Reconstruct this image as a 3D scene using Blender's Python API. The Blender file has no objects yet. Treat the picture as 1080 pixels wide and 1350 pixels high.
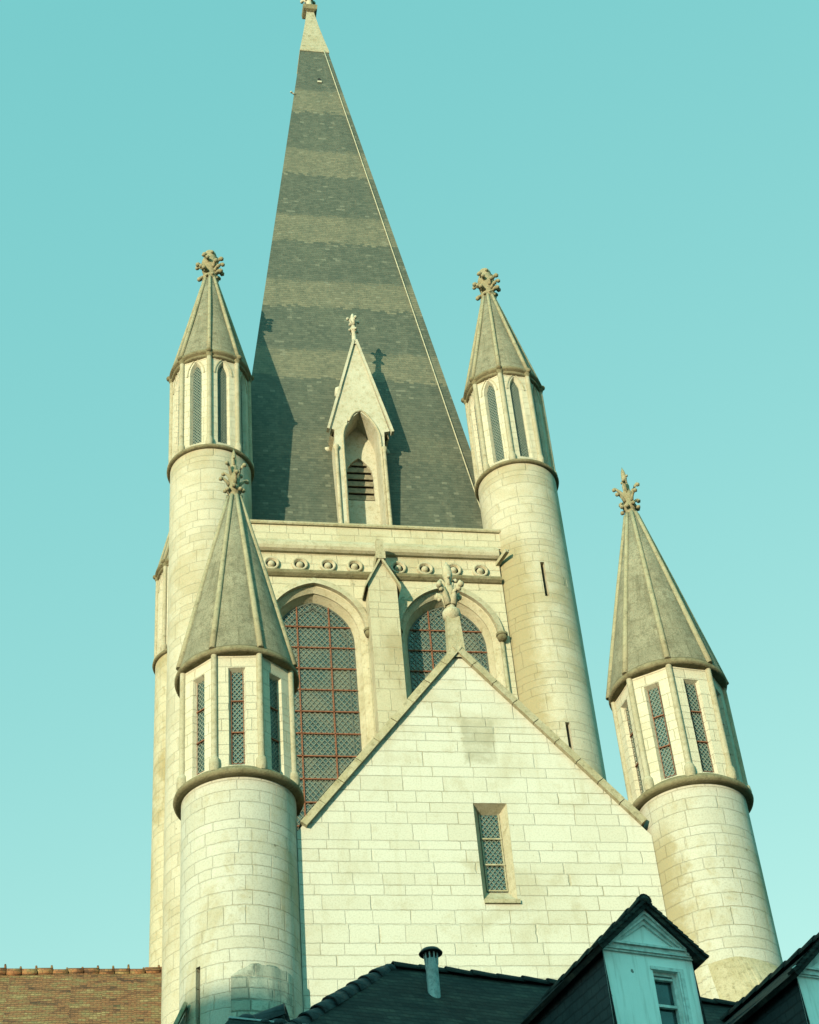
import bpy, bmesh, math, random
from mathutils import Vector, Matrix
R = math.radians
random.seed(7)
S = bpy.context.scene
# ------------------------------------------------------------------ camera
FPX, PITCH, YAW, ROLL = 2274.0, R(39.333), R(12.494), R(-5.605)
fw = Vector((math.sin(YAW)*math.cos(PITCH), math.cos(YAW)*math.cos(PITCH), math.sin(PITCH)))
rt = Vector((math.cos(YAW), -math.sin(YAW), 0)); up = rt.cross(fw)
r2 = math.cos(ROLL)*rt + math.sin(ROLL)*up; u2 = -math.sin(ROLL)*rt + math.cos(ROLL)*up
cam = bpy.data.objects.new('camera', bpy.data.cameras.new('camera')); S.collection.objects.link(cam)
m3 = Matrix((r2, u2, -fw)).transposed()
cam.matrix_world = Matrix.Translation((-6.756, -27.429, 1.7)) @ m3.to_4x4()
cam.data.sensor_fit = 'HORIZONTAL'; cam.data.sensor_width = 36.0; cam.data.lens = FPX/1080*36
cam.data.clip_start = .1; cam.data.clip_end = 5000
S.camera = cam
# ------------------------------------------------------------------ sun and sky
SUN_AZ, SUN_EL = R(38.5), R(6.3)             # direction the light travels / height of the sun
world = bpy.data.worlds.new('World'); S.world = world; world.use_nodes = True
wn = world.node_tree.nodes; wl = world.node_tree.links; wn.clear()
wo = wn.new('ShaderNodeOutputWorld'); wb = wn.new('ShaderNodeBackground'); sky = wn.new('ShaderNodeTexSky')
sky.sky_type = 'NISHITA'; sky.sun_disc = False; sky.sun_elevation = SUN_EL; sky.sun_rotation = SUN_AZ + math.pi
sky.air_density = 1.0; sky.dust_density = .6; sky.ozone_density = 1.0
wt = wn.new('ShaderNodeMix'); wt.data_type = 'RGBA'; wt.blend_type = 'MULTIPLY'; wt.inputs[0].default_value = 1.0
wt.inputs[7].default_value = (.68, .43, .265, 1)
wl.new(sky.outputs[0], wt.inputs[6]); wa = wn.new('ShaderNodeMix'); wa.data_type = 'RGBA'; wa.blend_type = 'ADD'; wa.inputs[0].default_value = 1.0
# even veil over the sky; extra fill glow added out of view, sunward and overhead
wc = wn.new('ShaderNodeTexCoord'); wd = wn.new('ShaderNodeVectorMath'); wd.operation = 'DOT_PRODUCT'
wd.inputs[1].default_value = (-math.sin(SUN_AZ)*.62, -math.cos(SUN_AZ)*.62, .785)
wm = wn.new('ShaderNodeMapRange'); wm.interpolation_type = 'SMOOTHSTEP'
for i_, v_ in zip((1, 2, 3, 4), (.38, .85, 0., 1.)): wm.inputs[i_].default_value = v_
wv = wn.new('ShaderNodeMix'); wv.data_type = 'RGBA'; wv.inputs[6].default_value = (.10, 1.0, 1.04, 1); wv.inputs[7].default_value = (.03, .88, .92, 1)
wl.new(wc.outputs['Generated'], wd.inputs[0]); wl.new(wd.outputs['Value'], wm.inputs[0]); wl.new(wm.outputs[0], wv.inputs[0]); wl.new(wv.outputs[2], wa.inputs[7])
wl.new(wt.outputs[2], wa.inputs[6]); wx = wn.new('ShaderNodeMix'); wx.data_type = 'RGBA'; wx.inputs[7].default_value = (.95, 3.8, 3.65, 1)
wl.new(wm.outputs[0], wx.inputs[0]); wl.new(wa.outputs[2], wx.inputs[6]); # unseen teal glow added in the east to fill faces turned from the sun
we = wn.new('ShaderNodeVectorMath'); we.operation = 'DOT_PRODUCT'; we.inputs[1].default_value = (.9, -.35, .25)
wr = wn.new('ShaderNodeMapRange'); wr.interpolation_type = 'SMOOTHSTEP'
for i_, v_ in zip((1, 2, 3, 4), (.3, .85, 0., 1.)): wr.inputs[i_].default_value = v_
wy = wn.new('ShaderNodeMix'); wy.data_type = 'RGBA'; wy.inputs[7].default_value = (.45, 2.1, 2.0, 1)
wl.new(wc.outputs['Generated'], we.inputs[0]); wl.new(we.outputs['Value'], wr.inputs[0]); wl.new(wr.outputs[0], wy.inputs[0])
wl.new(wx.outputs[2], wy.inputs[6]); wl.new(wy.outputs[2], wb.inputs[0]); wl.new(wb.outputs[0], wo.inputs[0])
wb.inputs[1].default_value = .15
sl = bpy.data.lights.new('sun', 'SUN'); so = bpy.data.objects.new('sun', sl); S.collection.objects.link(so)
sl.energy = 2.6; sl.angle = R(.53); sl.color = (1.0, .91, .62)
sd = Vector((math.sin(SUN_AZ)*math.cos(SUN_EL), math.cos(SUN_AZ)*math.cos(SUN_EL), -math.sin(SUN_EL)))
so.rotation_euler = sd.to_track_quat('-Z', 'Y').to_euler(); so.location = (-30, -30, 40)
S.view_settings.view_transform = 'Standard'; S.view_settings.look = 'None'; S.view_settings.gamma = 1
S.view_settings.exposure = 1.6
# ------------------------------------------------------------------ material helpers
ALB = .64      # stone and slate reflectances below are written for white = 1.5
class NT:
    def __init__(s, name, rough=.85, spec=.3):
        s.m = bpy.data.materials.new(name); s.m.use_nodes = True; s.t = s.m.node_tree
        s.b = s.t.nodes['Principled BSDF']; s.b.inputs['Roughness'].default_value = rough
        s.b.inputs['Specular IOR Level'].default_value = spec
    def n(s, t, **k):
        o = s.t.nodes.new(t)
        for a, v in k.items(): setattr(o, a, v)
        return o
    def put(s, a, v):
        if isinstance(v, (int, float)): a.default_value = v
        elif isinstance(v, (tuple, list)): a.default_value = tuple(v) if len(v) == 4 or a.type == 'VECTOR' else (*v, 1)
        else: s.t.links.new(v, a)
    def coord(s, k): return s.n('ShaderNodeTexCoord').outputs[k]
    def mapping(s, v, scale=(1, 1, 1), loc=(0, 0, 0)):
        o = s.n('ShaderNodeMapping'); s.put(o.inputs[0], v); o.inputs['Scale'].default_value = scale; o.inputs['Location'].default_value = loc; return o.outputs[0]
    def noise(s, v, scale, det=4, rough=.6, dist=0):
        o = s.n('ShaderNodeTexNoise'); s.put(o.inputs['Vector'], v); o.inputs['Scale'].default_value = scale
        o.inputs['Detail'].default_value = det; o.inputs['Roughness'].default_value = rough; o.inputs['Distortion'].default_value = dist; return o.outputs[0]
    def ramp(s, v, a, b, lo=0., hi=1.):
        o = s.n('ShaderNodeMapRange'); o.interpolation_type = 'SMOOTHSTEP'; s.put(o.inputs[0], v)
        for i, x in zip((1, 2, 3, 4), (a, b, lo, hi)): o.inputs[i].default_value = x
        return o.outputs[0]
    def math(s, op, a, b=0., c=None):
        o = s.n('ShaderNodeMath', operation=op); s.put(o.inputs[0], a); s.put(o.inputs[1], b)
        if c is not None: s.put(o.inputs[2], c)
        return o.outputs[0]
    def mix(s, f, a, b, blend='MIX'):
        o = s.n('ShaderNodeMix', data_type='RGBA', blend_type=blend); s.put(o.inputs[0], f); s.put(o.inputs[6], a); s.put(o.inputs[7], b); return o.outputs[2]
    def sep(s, v):
        o = s.n('ShaderNodeSeparateXYZ'); s.put(o.inputs[0], v); return o.outputs
    def comb(s, x, y, z=0.):
        o = s.n('ShaderNodeCombineXYZ')
        for i, v in enumerate((x, y, z)): s.put(o.inputs[i], v)
        return o.outputs[0]
    def bump(s, h, dist=.02, strength=1.):
        o = s.n('ShaderNodeBump'); o.inputs['Distance'].default_value = dist; o.inputs['Strength'].default_value = strength
        s.put(o.inputs['Height'], h); s.put(s.b.inputs['Normal'], o.outputs[0])
    def out(s, c):
        g = s.n('ShaderNodeMix', data_type='RGBA', blend_type='MULTIPLY'); g.inputs[0].default_value = 1; s.put(g.inputs[6], c); g.inputs[7].default_value = (ALB, ALB, ALB, 1)
        s.put(s.b.inputs['Base Color'], g.outputs[2]); return s.m
def brick(N, uv, bw, rh, mortar, c1=(0, 0, 0), c2=(1, 1, 1), off=.5, squash=1.0, freq=2, smooth=.1):
    o = N.n('ShaderNodeTexBrick'); N.put(o.inputs['Vector'], uv); o.offset = off; o.squash = squash; o.squash_frequency = freq
    o.inputs['Scale'].default_value = 1; o.inputs['Brick Width'].default_value = bw; o.inputs['Row Height'].default_value = rh
    o.inputs['Mortar Size'].default_value = mortar; o.inputs['Mortar Smooth'].default_value = smooth
    N.put(o.inputs['Color1'], c1); N.put(o.inputs['Color2'], c2); N.put(o.inputs['Mortar'], (.5, .5, .5)); o.inputs['Bias'].default_value = 0
    return o.outputs[0], o.outputs[1]
def ashlar(name, base, dark, stain, stain_amt=.5, mortar=.011, joint=(.43, .37, .24), bw=.62, rh=.27, joint_amt=.8, edge_stain=None, grey=None):
    N = NT(name, .92, .15); uv = N.coord('UV'); ob = N.coord('Object')
    su = N.sep(uv)
    fine = N.noise(ob, 9, 3); fs = N.math('SUBTRACT', fine, .5)
    wob = N.noise(N.comb(0., su[1], 3.7), 1.3, 2, .5)
    v = N.math('ADD', N.math('DIVIDE', N.math('ADD', su[1], N.math('MULTIPLY', fs, .03)), rh), N.math('MULTIPLY', N.math('SUBTRACT', wob, .5), 2.6))
    row = N.math('FLOOR', v); fv = N.math('FRACT', v)
    w1 = N.n('ShaderNodeTexWhiteNoise', noise_dimensions='1D'); N.put(w1.inputs['W'], row)
    w2 = N.n('ShaderNodeTexWhiteNoise', noise_dimensions='1D'); N.put(w2.inputs['W'], N.math('ADD', row, 51.3))
    width = N.math('MULTIPLY', bw, N.math('ADD', .7, N.math('MULTIPLY', w1.outputs[0], .8)))
    uw = N.noise(N.comb(su[0], N.math('MULTIPLY', row, 7.3), 0.), .9, 1, .5)
    u = N.math('DIVIDE', N.math('ADD', N.math('ADD', su[0], N.math('MULTIPLY', fs, .03)), N.math('ADD', N.math('MULTIPLY', w2.outputs[0], 9.), N.math('MULTIPLY', N.math('SUBTRACT', uw, .5), 1.1))), width)
    cell = N.math('FLOOR', u); fu = N.math('FRACT', u)
    w3 = N.n('ShaderNodeTexWhiteNoise', noise_dimensions='2D'); N.put(w3.inputs[0], N.comb(cell, row)); bc = w3.outputs[0]
    du = N.math('MULTIPLY', N.math('MINIMUM', fu, N.math('SUBTRACT', 1., fu)), width); dv = N.math('MULTIPLY', N.math('MINIMUM', fv, N.math('SUBTRACT', 1., fv)), rh)
    chip = N.noise(ob, 5.5, 4, .7)
    dist = N.math('ADD', N.math('MINIMUM', du, dv), N.math('MULTIPLY', N.math('SUBTRACT', .5, chip), mortar*2.2))
    bf = N.ramp(dist, mortar*.35, mortar*1.15, 1., 0.)
    big = N.noise(ob, .55, 5, .65, .6); mid = N.noise(ob, 2.2, 5, .7, .3); gr = N.noise(ob, 34, 4, .75)
    c = N.mix(N.math('MULTIPLY', N.math('POWER', bc, 2.2), .8), base, dark)
    c = N.mix(N.math('MULTIPLY', N.ramp(big, .47, .68), stain_amt), c, stain)
    c = N.mix(N.math('MULTIPLY', N.ramp(mid, .52, .74), stain_amt*.8), c, stain)
    # rain streaks running down the face
    st = N.noise(N.mapping(uv, (5.5, .35, 1)), 1.0, 4, .65)
    c = N.mix(N.math('MULTIPLY', N.ramp(st, .55, .75), .6*stain_amt), c, stain)
    if edge_stain:      # tan lichen band where the turret meets its wall
        ex = N.math('ADD', N.sep(ob)[0], N.math('MULTIPLY', N.math('SUBTRACT', mid, .5), 1.1))
        c = N.mix(N.math('MULTIPLY', N.math('MULTIPLY', N.ramp(ex, edge_stain[0], edge_stain[1]), N.ramp(N.sep(ob)[2], edge_stain[2]-1, edge_stain[2], 1., 0.)), .9), c, tuple(x*.92 for x in stain))
    jm = N.math('MULTIPLY', bf, N.ramp(N.noise(ob, .8, 4, .65), .45, .62, .07, joint_amt))
    c = N.mix(jm, c, joint)
    c = N.mix(N.math('MULTIPLY', N.ramp(gr, .42, .72), .42), c, tuple(x*.5 for x in dark))
    pit = N.noise(ob, 6.5, 2, .5)
    c = N.mix(N.ramp(pit, .735, .77, 0, .55), c, tuple(x*.4 for x in stain))
    if grey:        # old soot stain with its own outline
        gx = N.math('SUBTRACT', 1., N.math('ABSOLUTE', N.math('DIVIDE', N.math('SUBTRACT', N.math('ADD', N.sep(ob)[0], N.math('MULTIPLY', fs, .25)), grey[0]), grey[2])))
        gz = N.math('SUBTRACT', 1., N.math('ABSOLUTE', N.math('DIVIDE', N.math('SUBTRACT', N.math('ADD', N.sep(ob)[2], N.math('MULTIPLY', fs, .25)), grey[1]), grey[3])))
        gm = N.math('MULTIPLY', N.ramp(N.math('MINIMUM', gx, gz), 0., .3), N.ramp(mid, .3, .6, .3, .75)); c = N.mix(gm, c, (.36, .34, .24))
    h = N.math('ADD', N.math('MULTIPLY', bf, -1.2), N.math('ADD', N.math('MULTIPLY', gr, .8), N.math('MULTIPLY', bc, .25)))
    N.bump(h, .012, .9)
    return N.out(c)
M = {}
PALE = (.58, .565, .475); PALE2 = (.51, .49, .39); TAN = (.40, .335, .185)
M['gable'] = ashlar('gable_ashlar', (.665, .655, .555), (.605, .585, .475), TAN, .4, .0085, rh=.25, bw=.66, joint_amt=.72, grey=(.24, 19.1, .36, .58))
M['shaft_low'] = ashlar('lower_shaft_ashlar', PALE, PALE2, TAN, .65, .0085, rh=.25, bw=.55, joint_amt=.7)
M['shaft_up'] = ashlar('upper_shaft_ashlar', (.585, .545, .42), (.49, .45, .33), TAN, .55, .008, rh=.3, bw=.6, joint_amt=.3)
M['shaft_up_st'] = ashlar('stained_shaft_ashlar', (.585, .545, .42), (.49, .45, .33), TAN, .6, .008, rh=.3, bw=.6, joint_amt=.35, edge_stain=(-.12, -.62, 30.6))
M['shaft_low_st'] = ashlar('stained_lower_ashlar', PALE, PALE2, TAN, .65, .008, rh=.25, bw=.58, edge_stain=(-.55, -.9, 17.6))
M['drum'] = ashlar('drum_ashlar', (.66, .615, .47), (.60, .555, .42), TAN, .35, .007, rh=.24, bw=.4, joint_amt=.5)
M['wall'] = ashlar('tower_ashlar', (.63, .575, .41), (.56, .505, .355), TAN, .5, .010, rh=.3, bw=.6, joint_amt=.6)
M['buttress'] = ashlar('buttress_ashlar', (.56, .51, .36), (.49, .44, .31), (.36, .30, .17), .7, .010, rh=.36, bw=.5, joint_amt=.6)
M['stained'] = ashlar('back_turret_ashlar', (.58, .53, .38), (.50, .45, .31), (.38, .31, .16), .9, .01, rh=.3, bw=.6)
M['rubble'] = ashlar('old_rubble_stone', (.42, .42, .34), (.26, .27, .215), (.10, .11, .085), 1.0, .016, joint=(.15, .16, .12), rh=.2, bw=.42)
def rough_stone(name, a, b, c3, scale=1., bump=.03):
    N = NT(name, .95, .1); ob = N.coord('Object')
    n1 = N.noise(ob, 1.6*scale, 6, .7, .4); n2 = N.noise(ob, 7*scale, 5, .75); n3 = N.noise(ob, 30*scale, 3, .7)
    c = N.mix(N.ramp(n1, .35, .68), a, b); c = N.mix(N.ramp(n2, .48, .72, 0, .75), c, c3); c = N.mix(N.ramp(n3, .45, .8, 0, .4), c, tuple(x*.4 for x in c3))
    N.bump(N.math('ADD', n2, N.math('MULTIPLY', n3, .6)), bump, .8); return N.out(c)
M['lichen'] = rough_stone('lichen_moulding', (.29, .255, .155), (.205, .18, .10), (.11, .09, .05))
M['colonnette'] = rough_stone('colonnette_stone', (.50, .46, .335), (.42, .375, .25), (.27, .225, .13), 1.2, .012)
M['trim'] = rough_stone('pale_moulding', (.56, .51, .37), (.47, .42, .28), (.30, .25, .14), 1, .015)
M['coping'] = rough_stone('coping_stone', (.50, .45, .31), (.41, .36, .22), (.22, .185, .10), 1.2, .02)
M['cone'] = rough_stone('cone_stone', (.33, .31, .21), (.25, .235, .155), (.15, .14, .09), 1.1, .02)
M['finial'] = rough_stone('finial_stone', (.42, .375, .24), (.32, .28, .165), (.15, .125, .07), 2, .02)
M['cap'] = rough_stone('cap_stone', (.50, .475, .345), (.42, .385, .26), (.20, .16, .08), .8, .015)
M['luc'] = rough_stone('lucarne_stone', (.62, .59, .46), (.54, .50, .37), (.36, .31, .19), 1.2, .015)
def cone_mat():
    N = NT('cone_slabs', .93, .12); uv = N.coord('UV'); ob = N.coord('Object')
    n1 = N.noise(ob, 1.3, 6, .7, .5); n2 = N.noise(ob, 6, 5, .75); n3 = N.noise(ob, 40, 3, .7)
    bc, bf = brick(N, uv, .55, .42, .008)
    c = N.mix(N.ramp(n1, .35, .66), (.365, .34, .24), (.26, .245, .17)); c = N.mix(N.ramp(n2, .47, .66, 0, .75), c, (.15, .14, .095))
    c = N.mix(N.ramp(n3, .42, .7, 0, .65), c, (.08, .075, .045)); c = N.mix(N.math('MULTIPLY', bf, N.ramp(n1, .4, .6, .15, .7)), c, (.12, .105, .06)); c = N.mix(N.math('MULTIPLY', bc, .3), c, (.20, .185, .12)); sk = N.noise(N.mapping(uv, (6, .5, 1)), 1., 4, .65); c = N.mix(N.ramp(sk, .52, .72, 0, .5), c, (.13, .12, .075))
    N.bump(N.math('ADD', n3, n2), .015, .8); return N.out(c)
M['cone'] = cone_mat(); M['rib'] = rough_stone('rib_stone', (.42, .385, .255), (.33, .30, .19), (.17, .15, .09), 1.3, .015)
def spire_mat():
    N = NT('banded_slate', .75, .25); uv = N.coord('UV'); ob = N.coord('Object'); z = N.sep(ob)[2]; su = N.sep(uv)
    wob = N.math('MULTIPLY', N.math('SUBTRACT', N.noise(ob, 3.5, 3, .6), .5), .07)
    v = N.math('DIVIDE', N.math('ADD', su[1], wob), .105); row = N.math('FLOOR', v); fv = N.math('FRACT', v)
    u = N.math('ADD', N.math('DIVIDE', su[0], .15), N.math('MULTIPLY', N.math('MODULO', row, 2.), .5)); cell = N.math('FLOOR', u)
    w = N.n('ShaderNodeTexWhiteNoise', noise_dimensions='2D'); N.put(w.inputs[0], N.comb(cell, row)); rv = w.outputs[0]
    z2 = N.math('ADD', z, N.math('ADD', N.math('MULTIPLY', N.math('SUBTRACT', rv, .5), .22), N.math('MULTIPLY', N.math('SUBTRACT', N.noise(ob, 1.2, 3, .6), .5), .35)))
    band = None
    for a, b in ((53.54, 55.13), (49.3, 50.94), (45.2, 46.8), (41.62, 43.05), (38.1, 39.45), (34.4, 35.6)):
        f = N.math('MULTIPLY', N.ramp(z2, a-.05, a+.05), N.ramp(z2, b-.05, b+.05, 1., 0.))
        if a < 36: f = N.math('MULTIPLY', f, .25)
        band = f if band is None else N.math('ADD', band, f)
    band = N.math('MULTIPLY', band, N.ramp(N.noise(ob, 1.1, 4, .65), .3, .6, .65, 1.))
    dk = N.mix(rv, (.078, .090, .064), (.124, .132, .094)); lt = N.mix(rv, (.155, .15, .098), (.215, .20, .13))
    c = N.mix(band, dk, lt)
    big = N.noise(N.mapping(ob, (1, 1, .5)), .8, 5, .65); c = N.mix(N.ramp(big, .5, .75, 0, .3), c, (.165, .175, .115))
    vs = N.noise(N.mapping(ob, (1.6, 1.6, .12)), 1., 4, .6); c = N.mix(N.ramp(vs, .52, .75, 0, .32), c, (.055, .08, .06))
    ls = N.noise(N.mapping(ob, (2.5, 2.5, .1)), 1.3, 4, .6); c = N.mix(N.ramp(ls, .58, .75, 0, .4), c, (.20, .20, .14))
    g = N.noise(ob, 11, 4, .85); c = N.mix(N.ramp(g, .46, .72, 0, .6), c, (.045, .06, .042))
    c = N.mix(N.ramp(rv, .975, .985, 0, .4), c, (.24, .24, .175))
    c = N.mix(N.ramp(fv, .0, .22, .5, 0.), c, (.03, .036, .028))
    N.bump(N.math('ADD', N.math('MULTIPLY', rv, .9), N.math('SUBTRACT', 1., fv)), .014, .9); return N.out(c)
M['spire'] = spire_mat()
def tile_mat(name, cols, bw, rh, joint, rough=.85, patch=1.5, depth=.03, moss=0.):
    N = NT(name, rough, .2); uv = N.coord('UV'); ob = N.coord('Object'); su = N.sep(uv)
    w = N.noise(ob, 5, 3, .6)
    u = N.comb(N.math('ADD', su[0], N.math('MULTIPLY', N.math('SUBTRACT', w, .5), .03)), N.math('ADD', su[1], N.math('MULTIPLY', N.math('SUBTRACT', w, .5), .05)))
    bc, bf = brick(N, u, bw, rh, .014); wn_ = N.n('ShaderNodeTexWhiteNoise', noise_dimensions='2D')
    # one random value per tile
    row = N.math('FLOOR', N.math('DIVIDE', N.sep(u)[1], rh)); colx = N.math('FLOOR', N.math('ADD', N.math('DIVIDE', N.sep(u)[0], bw), N.math('MULTIPLY', N.math('MODULO', row, 2.), .5)))
    N.put(wn_.inputs[0], N.comb(colx, row)); rv = wn_.outputs[0]
    pn = N.noise(N.mapping(uv, (.55, 1.7, 1)), patch, 5, .65)
    rr = N.math('ADD', N.math('MULTIPLY', rv, .5), N.ramp(pn, .40, .60, 0, .5))
    cr = N.n('ShaderNodeValToRGB'); N.put(cr.inputs[0], rr); el = cr.color_ramp.elements
    while len(el) < len(cols): el.new(.5)
    for i, cc in enumerate(cols): el[i].position = i/(len(cols)-1); el[i].color = (*cc, 1)
    fr = N.math('FRACT', N.math('DIVIDE', N.sep(u)[1], rh))
    c = N.mix(N.ramp(fr, .0, .25, .75, 0.), cr.outputs[0], joint); c = N.mix(N.math('MULTIPLY', bf, .35), c, joint)
    g = N.noise(ob, 45, 3, .7); c = N.mix(N.ramp(g, .45, .8, 0, .45), c, joint)
    ms = N.noise(ob, 3.1, 5, .7); c = N.mix(N.ramp(ms, .52, .7, 0, moss), c, (.17, .18, .075))
    N.bump(N.math('ADD', N.math('SUBTRACT', 1., fr), N.math('ADD', N.math('MULTIPLY', rv, .5), N.math('MULTIPLY', bf, -.6))), depth, .9); return N.out(c)
M['nave_tile'] = tile_mat('brown_roof_tile', [(.07, .038, .022), (.23, .10, .045), (.35, .155, .065), (.27, .18, .075), (.46, .31, .135)], .17, .11, (.06, .04, .022), patch=1.8, moss=.4)
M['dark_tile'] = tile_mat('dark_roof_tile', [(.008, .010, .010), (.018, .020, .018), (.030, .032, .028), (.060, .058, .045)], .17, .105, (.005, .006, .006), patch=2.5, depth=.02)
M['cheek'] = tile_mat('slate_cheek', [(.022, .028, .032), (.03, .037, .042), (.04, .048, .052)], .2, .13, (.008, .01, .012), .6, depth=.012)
def plaster():
    N = NT('painted_render', .8, .2); ob = N.coord('Object'); a = N.noise(ob, 2.5, 5, .65); b = N.noise(N.mapping(ob, (9, 9, .7)), 1.5, 4, .6); g = N.noise(ob, 60, 3, .7)
    c = N.mix(N.ramp(a, .4, .7, 0, .5), (1.05, 1.14, 1.1), (.95, 1.03, .98)); c = N.mix(N.ramp(b, .48, .7, 0, .55), c, (.62, .68, .62))
    sp = N.noise(ob, 8.5, 1, .4); c = N.mix(N.ramp(sp, .75, .78, 0, .85), c, (.12, .12, .10)); c = N.mix(N.ramp(g, .5, .8, 0, .25), c, (.7, .75, .7))
    N.bump(g, .006, .6); return N.out(c)
M['plaster'] = plaster()
def simple(name, col, rough=.7, spec=.3, metal=0., var=.35, scale=12):
    N = NT(name, rough, spec); N.b.inputs['Metallic'].default_value = metal; ob = N.coord('Object'); n = N.noise(ob, scale, 4, .65)
    c = N.mix(N.ramp(n, .35, .7), col, tuple(x*(1-var) for x in col)); N.bump(n, .004, .5); return N.out(c)
M['wood'] = simple('cornice_paint', (.85, .92, .88), .7)
M['red_iron'] = simple('rust_red_iron', (.29, .115, .06), .8, .2, 0, .4)
M['lead'] = simple('wire_mesh', (.25, .28, .22), .6, .3, .0, .3)
M['lead_dark'] = simple('lead_came', (.12, .14, .115), .6, .3)
M['zinc'] = simple('zinc', (.48, .54, .54), .6, .4, .0, .4, 18)
M['dark_iron'] = simple('dark_iron', (.03, .03, .03), .6)
M['cable'] = simple('conductor_strip', (.55, .50, .34), .5)
M['louvre'] = simple('weathered_oak', (.33, .28, .19), .85, .2, 0, .4, 6)
M['void'] = simple('dark_interior', (.02, .022, .022), .9)
M['asphalt'] = simple('asphalt', (.055, .055, .055), .95, .2, 0, .3, 3)
M['pave'] = simple('paving', (.22, .21, .18), .9, .2, 0, .3, 2)
M['earth'] = simple('ground', (.10, .10, .07), .95, .1, 0, .4, .4)
def glass(name, a, b, c3):
    N = NT(name, .22, .55); ob = N.coord('Object'); v = N.n('ShaderNodeTexVoronoi'); N.put(v.inputs['Vector'], N.mapping(ob, (1, .3, 1))); v.inputs['Scale'].default_value = 9
    w = N.n('ShaderNodeTexWhiteNoise', noise_dimensions='3D'); N.put(w.inputs[0], v.outputs['Position']); n = N.noise(ob, 1.1, 3, .6)
    c = N.mix(w.outputs[0], a, b); c = N.mix(N.ramp(n, .48, .66, 0, .8), c, c3)
    N.bump(N.math('ADD', w.outputs[0], N.noise(ob, 5, 2, .5)), .01, .35); return N.out(c)
M['glass'] = glass('leaded_glass', (.035, .065, .06), (.08, .11, .09), (.16, .155, .105))
M['glass_dark'] = glass('small_leaded_glass', (.035, .105, .11), (.075, .15, .145), (.11, .165, .135))
M['pane'] = simple('window_pane', (.03, .07, .08), .06, .8, 0, .7, 2.5)
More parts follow.
